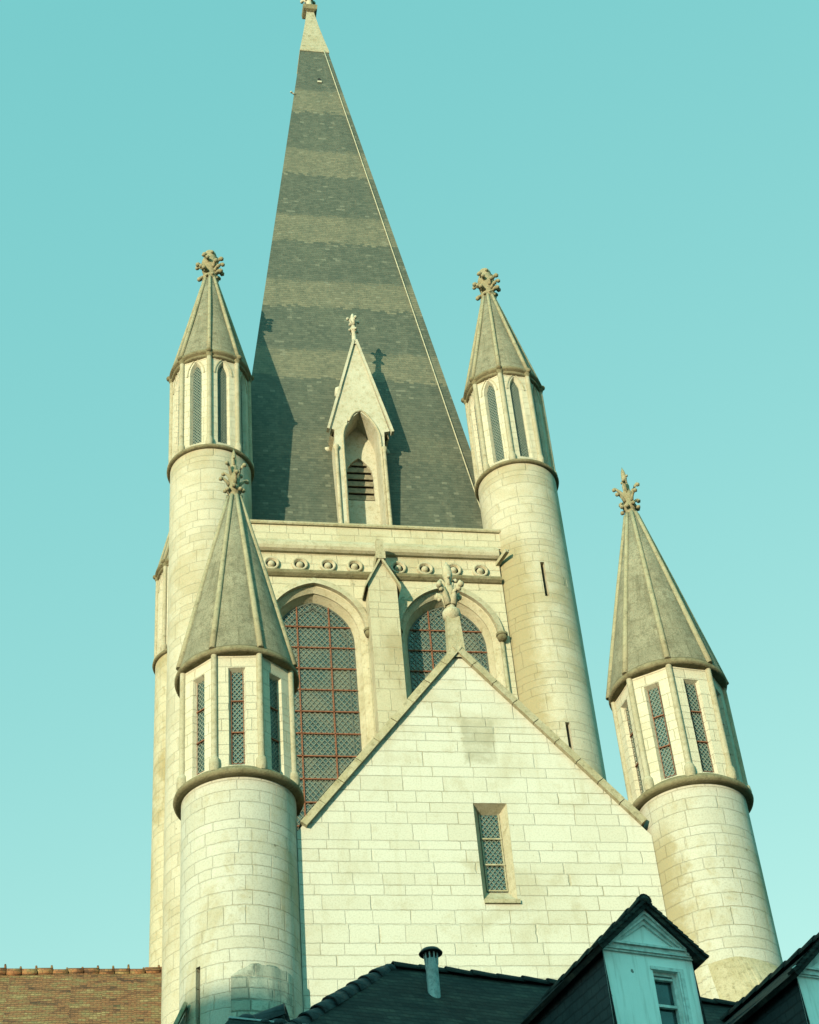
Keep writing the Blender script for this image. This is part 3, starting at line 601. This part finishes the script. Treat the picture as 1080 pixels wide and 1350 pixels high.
mb = MB().mat('trim'); run(mb, [(.0, 29.52), (.10, 29.53), (.17, 29.58), (.2, 29.66), (.19, 29.76), (.14, 29.85), (.06, 29.93), (.05, 29.97)]); mb.build('cornice_roll', 'trim', church)
mb = MB().mat('wall'); run(mb, [(-.25, 29.9), (.05, 29.9), (.05, 30.44), (-.25, 30.44)], -3.6, 3.6); mb.build('parapet', 'wall', church)
mb = MB().mat('coping'); run(mb, [(-.25, 30.42), (.10, 30.43), (.12, 30.47), (.11, 30.53), (.04, 30.57), (-.25, 30.57)], -3.6, 3.6); mb.build('parapet_coping', 'coping', church)
# centre buttress
mb = MB().mat('buttress'); BW, BF = .37, .52
P = [(-BW, 0), (BW, 0), (BW, 28.30), (0, 28.98), (-BW, 28.30)]
mb.strip([w3(x, z, BF) for x, z in P], [w3(x, z, 0) for x, z in P]); mb.face([w3(x, z, BF) for x, z in P]); bt = mb.build('buttress', 'buttress', church)
mb = MB().mat('coping')
for sg in (-1, 1):
    a, b = (0, 29.10), (sg*.46, 28.16); q = [(0, 28.98), (sg*.46, 28.06)]
    F = [w3(*a, BF+.10), w3(*b, BF+.10), w3(*q[1], BF+.10), w3(*q[0], BF+.10)]; K = [p_+Vector((0, BF+.08, 0)) for p_ in F]; mb.strip(F, K); mb.face(F)
mb.box(-.09, .09, YW-BF-.10, YW-BF+.10, 29.02, 29.62); mb.box(-.12, .12, YW-BF-.12, YW-.1, 28.98, 29.2); mb.build('gabled_cap', 'coping', bt)
# water spout where wall meets right turret
mb = MB().mat('coping'); mb.beam((3.2, 7.66, 29.36), (3.42, 7.12, 29.50), .10, .07); mb.beam((3.17, 7.66, 29.40), (3.385, 7.12, 29.55), .03, .07); mb.beam((3.245, 7.66, 29.40), (3.46, 7.12, 29.55), .03, .07); mb.build('water_spout', 'coping', church)
# ---- spire
K_, ZA, X0 = .1225, 62.5, .07
def sp_c(z, sx, sy, off=0.): h = K_*(ZA-z)+off; return Vector((X0+sx*h, YC+sy*h, z))
mb = MB().mat('spire'); C4 = ((-1, -1), (1, -1), (1, 1), (-1, 1))
zs = [30.3, 58.1]
SB, ST = [sp_c(30.3, *c) for c in C4], [sp_c(58.1, *c) for c in C4]
for i in (1, 2, 3): mb.face([SB[i], SB[(i+1) % 4], ST[(i+1) % 4], ST[i]])
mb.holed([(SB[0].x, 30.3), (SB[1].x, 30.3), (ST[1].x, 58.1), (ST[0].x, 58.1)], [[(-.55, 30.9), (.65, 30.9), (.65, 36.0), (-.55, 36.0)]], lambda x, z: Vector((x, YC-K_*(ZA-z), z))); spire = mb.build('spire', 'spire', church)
mb = MB().mat('cap'); lv = [(58.06, .02), (58.12, .04), (58.9, .015), (60.2, -.005), (61.3, .0)]
for (za, oa), (zb, ob_) in zip(lv, lv[1:]): mb.strip([sp_c(za, *c, oa) for c in C4], [sp_c(zb, *c, ob_) for c in C4])
mb.face([sp_c(58.06, *c, .02) for c in C4])
for z0, z1, h0, h1 in ((61.28, 61.36, .16, .27), (61.36, 61.62, .27, .29), (61.62, 61.72, .29, .17)):
    mb.mat('lichen').strip([Vector((X0+c[0]*h0, YC+c[1]*h0, z0)) for c in C4], [Vector((X0+c[0]*h1, YC+c[1]*h1, z1)) for c in C4])
mb.mat('luc').lathe([(.17, 61.7), (.12, 62.1), (.13, 62.4), (.2, 62.6), (.12, 62.8), (.08, 63.2), (0, 63.5)], 10, (X0, YC))
for k in range(4): leaf(mb, R(90*k+45), .1, 62.2, .34, 62.6, .05, .08, (X0, YC, 0))
mb.build('stone_cap', 'luc', spire)
mb = MB().mat('cable'); pa, pb = Vector((.436, 12.262, 58.145)), Vector((3.383, 9.145, 32.7)); nrm = Vector((0, -1, .1225)).normalized()
pa.y = YC-K_*(ZA-pa.z); pb.y = YC-K_*(ZA-pb.z)
pts = [pa+(pb-pa)*i/12+nrm*(.045+.004*(i % 2)) for i in range(13)]+[Vector((3.36, 8.75, 31.9)), Vector((3.30, 8.5, 31.5)), Vector((3.25, 8.3, 30.6))]
mb.tube(pts, .022, 5); mb.build('lightning_conductor', 'cable', spire)
mb = MB().mat('void'); hc = Vector((.13, YC-K_*(ZA-55.9), 55.9)); mb.box(hc.x-.05, hc.x+.05, hc.y-.03, hc.y+.2, 55.82, 56.0); mb.mat('luc').box(hc.x-.08, hc.x+.08, hc.y-.06, hc.y+.2, 55.72, 55.815); mb.build('putlog_hole', 'void', spire)
mb = MB().mat('luc'); q = sp_c(54.7, -1, -1); mb.tube([q+Vector((.06, .02, 0)), q+Vector((-.10, -.06, .05))], .035, 6); mb.ball(q+Vector((-.11, -.07, .05)), .05, 1); mb.build('slater_hook', 'luc', spire)
# ---- lucarne on the spire
LY = 8.72; l3 = lambda x, z, d=0.: Vector((x, LY-d, z))
mb = MB().mat('luc'); CXL = .03
O = arch(.07, .50, 31.0, 34.65, 35.76, 10)
outer = [(-.72, 31.0), (.72, 31.0), (.72, 34.3), (.74, 35.0), (.90, 35.05), (.13, 38.55), (.05, 38.55), (-.80, 35.05), (-.70, 35.0), (-.72, 34.3)]
mb.holed(outer, [O], lambda x, z: l3(x, z))
bd = [(x, z) for x, z in outer]
mb.strip([l3(x, z) for x, z in bd], [l3(x, z, -1.9 if z < 36 else -1.4) for x, z in bd])
mb.strip([l3(*q) for q in O], [l3(*q, -.74) for q in O])
mb.mat('trim').tube([l3(x*1.0+(.0), z, .01) for x, z in [(q[0]+(.045 if q[0] > .07 else -.045), q[1]+(.05 if q[1] > 35.5 else 0)) for q in O[1:]+O[:1]]], .035, 6)
for sx in (-.69, .69): mb.lathe([(.06, 31.0), (.055, 34.2), (.09, 34.28), (.095, 34.36), (.06, 34.4)], 8, (sx, LY-.02))
luc = mb.build('lucarne', 'luc', church)
mb = MB().mat('coping')
for sg in (-1, 1):
    a, b = Vector((.085, LY, 38.66)), Vector((.05+sg*.90, LY, 34.98)); d = b-a; nn = Vector((0, 1, 0)).cross(d.normalized()); nn = nn if nn.z > 0 else -nn
    Q0 = [a+nn*.0-Vector((0, .07, 0)), a+nn*.075-Vector((0, .07, 0)), a+nn*.075+Vector((0, .12, 0)), a+Vector((0, .12, 0))]; Q1 = [q+d for q in Q0]; mb.mat('luc').strip(Q0, Q1); mb.face(Q0); mb.face(Q1)
    # roof slope running back to the spire, below the coping
    c, e = Vector((.085, LY+.1, 38.15)), Vector((.05+sg*.84, LY+.1, 34.85))
    mb.mat('coping').face([c, e, e+Vector((0, 1.5, 0)), c+Vector((0, 1.2, 0))]); mb.face([e, e+Vector((0, 1.5, 0)), e+Vector((-sg*.1, 1.5, -.1)), e+Vector((-sg*.1, 0, -.1))])
    mb.mat('luc').ball(Vector((.05+sg*.86, LY+.75, 34.86)), .13, 1); mb.ball(Vector((.07+sg*.47, LY+.55, 37.0)), .16, 1, 1.7)
mb.build('gable_coping', 'luc', luc)
mb = MB().mat('luc'); CXL = .06; I = arch(CXL, .40, 33.0, 33.85, 34.6, 8)
mb.holed([(-.5, 31.0), (.6, 31.0), (.6, 35.8), (-.5, 35.8)], [I], lambda x, z: l3(x, z, -.73)); mb.strip([l3(*q, -.73) for q in I], [l3(*q, -.88) for q in I]); mb.mat('void').face([l3(*q, -1.1) for q in I]); mb.strip([l3(*q, -.88) for q in I], [l3(*q, -1.1) for q in I])
mb.build('recessed_arch', 'luc', luc)
for i in range(6):
    z = 33.06+.26*i; hw = .39 if z < 33.9 else .39*math.sqrt(max(.05, 1-((z-33.85)/.74)**2))
    mb = MB().mat('louvre'); cx = CXL; a = [l3(cx-hw, z, -.77), l3(cx+hw, z, -.77), l3(cx+hw, z+.225, -.83), l3(cx-hw, z+.225, -.83)]; b = [q+Vector((0, .035, 0)) for q in a]
    mb.strip(a, b); mb.face(a); mb.face(b); mb.build('louvre', 'louvre', luc)
mb = MB().mat('luc'); mb.lathe([(.085, 38.5), (.07, 38.9), (.06, 39.05), (.12, 39.1), (.125, 39.2), (.07, 39.25), (.055, 39.5), (.08, 39.62), (.05, 39.8), (0, 39.9)], 8, (.085, LY+.04))
for k in range(4): leaf(mb, R(90*k+20), .04, 39.35, .17, 39.62, .03, .055, (.085, LY+.04, 0)); mb.ball(Vector((.085, LY+.04, 0))+dirv(R(90*k+20), .13, 39.12), .05, 1)
mb.build('finial', 'luc', luc)
# ---- side wing with the brown tiled roof
mb = MB().mat('nave_tile'); XN = -34.0; RZ, DZ = 20.36, 1.18
xs = [-4.4+(XN+4.4)*i/40 for i in range(41)]; sag = [.03*math.sin(i*.7)+.02*math.sin(i*1.9) for i in range(41)]
for i in range(40):
    for sg in (-1, 1): mb.face([(xs[i], YC, RZ+sag[i]), (xs[i+1], YC, RZ+sag[i+1]), (xs[i+1], YC+sg*4.6, RZ-4.6*DZ), (xs[i], YC+sg*4.6, RZ-4.6*DZ)])
nv = mb.build('wing_roof', 'nave_tile', church); nv['label'] = 'brown and ochre tiled side roof'
mb = MB().mat('nave_tile'); x = -4.5; i = 0
while x > XN:
    z = RZ+.0; T = Matrix.Translation((x-.19, YC, z)); 
    z += random.uniform(-.03, .03); pts = [Vector((x, YC, z-.02)), Vector((x-.37, YC, z+.0))]; mb.tube(pts, [.12, .10], 8); mb.tube([Vector((x-.02, YC, z+.05)), Vector((x-.03, YC, z+random.uniform(.12, .22)))], [.04, .025], 5); x -= .37; i += 1
rt_ = mb.build('ridge_tile', 'nave_tile', nv); rt_['kind'] = 'stuff'
mb = MB().mat('wall')
for sg in (-1, 1): mb.face([(-4.4, YC+sg*4.3, 0), (XN+.2, YC+sg*4.3, 0), (XN+.2, YC+sg*4.3, RZ-4.4*DZ), (-4.4, YC+sg*4.3, RZ-4.4*DZ)])
mb.face([(XN+.2, YC-4.3, 0), (XN+.2, YC+4.3, 0), (XN+.2, YC+4.3, RZ-4.3*DZ), (XN+.2, YC, RZ-.1), (XN+.2, YC-4.3, RZ-4.3*DZ)])
mb.build('wing_wall', 'wall', church)
# ---- lean-to verge left of the lower left turret
mb = MB().mat('coping'); a, b = Vector((-5.30, -.2, 13.75)), Vector((-7.2, -.2, 9.6)); mb.beam(a, b, .22, .06, (0, 0, 1)); mb.mat('rubble')
mb.face([(-5.3, -.1, 0), (-7.2, -.1, 0), (-7.2, -.1, 9.5), (-5.3, -.1, 13.65)]); mb.mat('dark_tile').face([(-5.3, -.03, 13.65), (-7.2, -.03, 9.5), (-7.2, 6, 9.5), (-5.3, 6, 13.65)])
mb.build('lean_to', 'coping', church)
# ================================================================== the house in front (local frame: x along its front, y into it)
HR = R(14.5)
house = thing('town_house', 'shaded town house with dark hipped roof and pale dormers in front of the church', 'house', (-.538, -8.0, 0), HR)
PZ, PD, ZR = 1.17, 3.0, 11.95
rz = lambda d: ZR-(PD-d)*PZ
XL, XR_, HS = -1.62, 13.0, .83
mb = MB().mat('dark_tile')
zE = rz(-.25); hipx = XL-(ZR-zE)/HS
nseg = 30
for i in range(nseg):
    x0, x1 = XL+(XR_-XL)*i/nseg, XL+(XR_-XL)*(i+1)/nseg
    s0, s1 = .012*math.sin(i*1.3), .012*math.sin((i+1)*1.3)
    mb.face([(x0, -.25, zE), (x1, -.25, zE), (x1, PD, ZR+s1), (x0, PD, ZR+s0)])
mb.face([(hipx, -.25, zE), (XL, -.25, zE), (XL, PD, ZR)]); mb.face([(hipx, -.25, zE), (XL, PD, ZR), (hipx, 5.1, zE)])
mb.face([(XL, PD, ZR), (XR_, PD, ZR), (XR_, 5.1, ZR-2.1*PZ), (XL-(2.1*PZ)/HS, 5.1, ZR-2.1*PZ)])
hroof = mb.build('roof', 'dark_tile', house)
def halfpipe(mb, a, b, r, n=8, lip=0.):
    a, b = Vector(a), Vector(b); d = (b-a).normalized(); x = d.cross(Vector((0, 0, 1))).normalized(); y = x.cross(d)
    f = lambda c, rr: [c+rr*(math.cos(math.pi*(k/n)*1.1-.157)*x+math.sin(math.pi*(k/n)*1.1-.157)*y) for k in range(n+1)]
    A, B = f(a, r*.92), f(b, r*1.06); mb.strip(A, B, False, True); Bi = f(b, r*.86); mb.strip(B, Bi, False); mb.strip(Bi, f(a, r*.72), False, True); mb.strip(A, f(a, r*.72), False)
mb = MB().mat('cheek')
hd = Vector((hipx-XL, -.25-PD, zE-ZR)); hl = hd.length; nh = int(hl/.34); top = Vector((XL, PD, ZR-.09))
for i in range(nh): halfpipe(mb, top+hd*(i/nh)+Vector((0, 0, random.uniform(-.015, .015))), top+hd*((i+1.05)/nh)+Vector((0, 0, .02)), .115+random.uniform(-.01, .01))
mb.ball(top+Vector((.05, 0, .03)), .11, 2, .8); mb.build('hip_tile', 'cheek', hroof)
mb = MB().mat('dark_tile'); x = XL+.1
while x < XR_:
    halfpipe(mb, (x+.42, PD, ZR-.02), (x, PD, ZR-.01+random.uniform(-.01, .012)), .085); x += .40
mb.build('ridge_tile', 'dark_tile', hroof)
mb = MB().mat('zinc'); vx, vd = -1.16, 2.5; vz = rz(vd)
mb.lathe([(.085, vz-.1), (.085, vz+.36)], 16, (vx, vd)); mb.lathe([(.085, vz+.36), (.09, vz+.37), (.078, vz+.5)], 16, (vx, vd))
for k in range(10):
    a = R(36*k); mb.beam(Vector((vx, vd, vz+.42))+dirv(a, .088), Vector((vx, vd, vz+.60))+dirv(a, .10), .018, .01)
mb.mat('dark_iron').lathe([(0, vz+.585), (.16, vz+.575), (.165, vz+.59), (.12, vz+.64), (0, vz+.66)], 20, (vx, vd)); mb.lathe([(.06, vz+.3), (.06, vz+.6)], 10, (vx, vd))
mb.build('vent_pipe', 'zinc', hroof)
# lower ridge meeting the foot of the hip
mb = MB().mat('dark_tile'); zl, dl = 10.33, 1.6
mb.face([(-4.36, dl, zl), (-2.9, dl, zl), (-2.9, dl-1.6, zl-1.9), (-5.9, dl-1.6, zl-1.9)]); mb.face([(-4.36, dl, zl), (-5.9, dl-1.6, zl-1.9), (-5.9, dl+1.4, zl-1.9)]); mb.face([(-4.36, dl, zl), (-2.9, dl, zl), (-2.9, dl+1.4, zl-1.9), (-5.9, dl+1.4, zl-1.9)])
mb.mat('zinc').beam((-4.38, dl, zl), (-2.9, dl, zl), .05, .022)
mb.mat('cheek'); halfpipe(mb, (-4.05, dl+.42, zl+.03), (-3.57, dl+.12, zl+.14), .165, 12); mb.mat('void').ball((-3.71, dl+.20, zl+.12), .13, 2)
mb.mat('cheek').ball((-4.12, dl+.1, zl+.02), .13, 2, .7); mb.ball((-3.72, dl+.08, zl-.0), .14, 2, .55); mb.ball((-3.42, dl+.15, zl+.02), .13, 2, .6); mb.ball((-3.92, dl+.05, zl-.01), .10, 2, .55)
mb.build('lower_roof', 'dark_tile', house)
mb = MB().mat('plaster')
mb.box(hipx+.5, XR_-.1, 0., 4.8, 0, zE-.05); mb.build('wall', 'plaster', house)
def dormer(x0, ztop, first):
    W_ = 1.31; d = MB().mat('plaster'); f3 = lambda x, z, o=0.: Vector((x, -o, z))
    zb = 8.2; wx0, wx1, wz0, wz1 = .69, 1.05, 9.55, 10.80
    d.holed([(0, zb), (W_, zb), (W_, 11.0), (W_/2, 11.53), (0, 11.0)], [[(wx0, wz0), (wx1, wz0), (wx1, wz1), (wx0, wz1)]], lambda x, z: f3(x, z))
    O_ = [(wx0, wz0), (wx1, wz0), (wx1, wz1), (wx0, wz1)]; d.strip([f3(*q) for q in O_], [f3(*q, -.13) for q in O_])
    root = d.build('dormer', 'plaster', house, (x0, 0, ztop))
    m = MB().mat('cheek')
    for xx in (.003, W_-.003): m.face([(xx, 0, 8.2), (xx, 0, 11.05), (xx, 2.35, 11.05), (xx, -.2, 8.2)])
    m.build('slate_cheek', 'cheek', root)
    m = MB().mat('wood')      # entablature and raking mouldings
    m.box(-.02, W_+.02, -.05, .0, 11.01, 11.075); m.box(-.04, W_+.04, -.08, .0, 11.075, 11.105); m.box(-.01, W_+.01, -.03, -.002, 10.985, 11.01)
    ap = (W_/2, 11.59)
    for sg in (-1, 1):
        e = (W_/2+sg*(W_/2-.02), 11.085)
        for o1, t0, t1 in ((.10, .0, .055), (.065, .055, .10), (.03, .10, .15)):
            dx, dz = e[0]-ap[0], e[1]-ap[1]; L = math.hypot(dx, dz); nx, nz = (-dz/L*sg*-1, dx/L*sg*-1)
            if nz > 0: nx, nz = -nx, -nz
            q = [(ap[0], ap[1]+t0*(-1)/abs(nz)*1.0), (e[0]+nx*t0, e[1]+nz*t0), (e[0]+nx*t1-sg*.0, e[1]+nz*t1), (ap[0], ap[1]-t1/abs(nz))]
            q = [(x, max(z, 11.03)) for x, z in q]
            m.strip([f3(*p_, o1) for p_ in q], [f3(*p_, -.01) for p_ in q]); m.face([f3(*p_, o1) for p_ in q])
    m.build('pediment', 'wood', root)
    m = MB().mat('dark_tile'); zr, ze = 11.66, 10.97
    for sg in (-1, 1):
        e = W_/2+sg*(W_/2+.13)
        top = [Vector((W_/2, -.15, zr)), Vector((e, -.15, ze)), Vector((e, 2.35, ze-.10)), Vector((W_/2, 2.95, zr-.13))]; nn = Vector((sg*.67, 0, .74))
        m.strip(top, [p_-nn*.07 for p_ in top]); m.face(top); m.face([p_-nn*.07 for p_ in top])
        for i in range(12):      # projecting verge tiles
            p_ = top[0]+(top[1]-top[0])*((i+.5)/12); q_ = (top[1]-top[0]).normalized()
            m.beam(p_-q_*.05+nn*.005+Vector((0, .05, 0)), p_+q_*.05+nn*(.022+random.uniform(-.004, .006))+Vector((0, .05, 0)), .15, .035, nn)
    m.build('roof', 'dark_tile', root)
    m = MB().mat('dark_tile')
    for i in range(8): halfpipe(m, (W_/2, -.17+.37*(i+1), zr-.016*(i+1)), (W_/2, -.17+.37*i, zr-.016*i+.012), .09)
    m.ball((W_/2, -.1, zr+.03), .095, 2, .8); m.build('ridge_tile', 'dark_tile', root)
    m = MB().mat('pane'); m.face([f3(wx0, wz0, -.12), f3(wx1, wz0, -.12), f3(wx1, wz1, -.12), f3(wx0, wz1, -.12)])
    m.mat('wood'); to = lambda a, b, c, e, o0, o1: m.box(a, b, -o1, -o0, c, e)
    m.box(wx0, wx1, .05, .115, wz1-.05, wz1); m.box(wx0, wx0+.035, .05, .115, wz0, wz1-.05); m.box(wx1-.05, wx1, .05, .115, wz0, wz1-.05); m.box(wx0+.035, wx1-.05, .055, .11, wz1-.10, wz1-.07); m.box(wx0+.035, wx1-.05, .06, .112, 10.34, 10.375); m.box(wx0+.035, wx1-.05, .06, .112, 9.95, 9.985)
    m.build('window', 'pane', root)
    m = MB().mat('wood')      # moulded surround
    m.box(wx0-.03, wx1+.09, -.018, 0, wz1+.0, wz1+.045); m.box(wx1+.035, wx1+.09, -.018, 0, wz0, wz1); m.box(wx1+.0, wx1+.03, -.012, 0, wz0, wz1); m.build('window_surround', 'wood', root)
    return root
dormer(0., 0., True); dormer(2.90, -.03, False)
# ================================================================== ground, street and an unseen terrace added behind the viewer to shade the house
def sheet(name, x0, x1, y0, y1, z, mat):
    o = MB().mat(mat); o.face([(x0, y0, z), (x1, y0, z), (x1, y1, z), (x0, y1, z)]); o = o.build(name, mat); o['kind'] = 'structure'; return o
sheet('ground', -1500, 1500, -1500, 1500, -.12, 'earth')
rd = sheet('road', -60, 60, -31, -21, -.1, 'asphalt')
pv = MB().mat('pave'); pv.box(-60, 60, -21, -13, -.118, 0.); pv.box(-60, 60, -37, -31, -.118, 0.); pv = pv.build('pavement', 'pave'); pv['kind'] = 'structure'
terr = thing('shading_terrace', 'tall pale rendered terrace with rows of windows added unseen behind the viewer for shade', 'house', (-42.0, -38.0, 0), -SUN_AZ)
W0, W1, TH, TR = -10, 34, 15.6, 20.12
mb = MB().mat('plaster'); holes = []
for fl in range(4):
    for i in range(14): x = W0+1.6+i*3.1; holes.append([(x, 2.0+fl*3.6), (x+1.1, 2.0+fl*3.6), (x+1.1, 3.9+fl*3.6), (x, 3.9+fl*3.6)])
t3 = lambda x, z, d=0.: Vector((x, d, z))
mb.holed([(W0, 0), (W1, 0), (W1, TH), (W0, TH)], holes, lambda x, z: t3(x, z))
for h in holes: mb.strip([t3(*q) for q in h], [t3(*q, -.2) for q in h])
mb.face([(W0, -9, 0), (W1, -9, 0), (W1, -9, TH), (W0, -9, TH)])
for x in (W0, W1): mb.face([(x, 0, 0), (x, -9, 0), (x, -9, TH), (x, -4.5, TR-.05), (x, 0, TH)])
mb.build('wall', 'plaster', terr)
mb = MB().mat('dark_tile')
for y in (.4, -9.4): mb.face([(W0-.2, y, TH-.2), (W1+.2, y, TH-.2), (W1+.2, -4.5, TR), (W0-.2, -4.5, TR)])
mb.build('roof', 'dark_tile', terr)
for h in holes:
    mb = MB().mat('pane'); mb.face([t3(*q, -.18) for q in h]); mb.mat('wood').box(h[0][0], h[1][0], -.17, -.12, (h[0][1]+h[2][1])/2-.03, (h[0][1]+h[2][1])/2+.03); mb.box((h[0][0]+h[1][0])/2-.03, (h[0][0]+h[1][0])/2+.03, -.17, -.12, h[0][1], h[2][1]); mb.build('window', 'pane', terr)
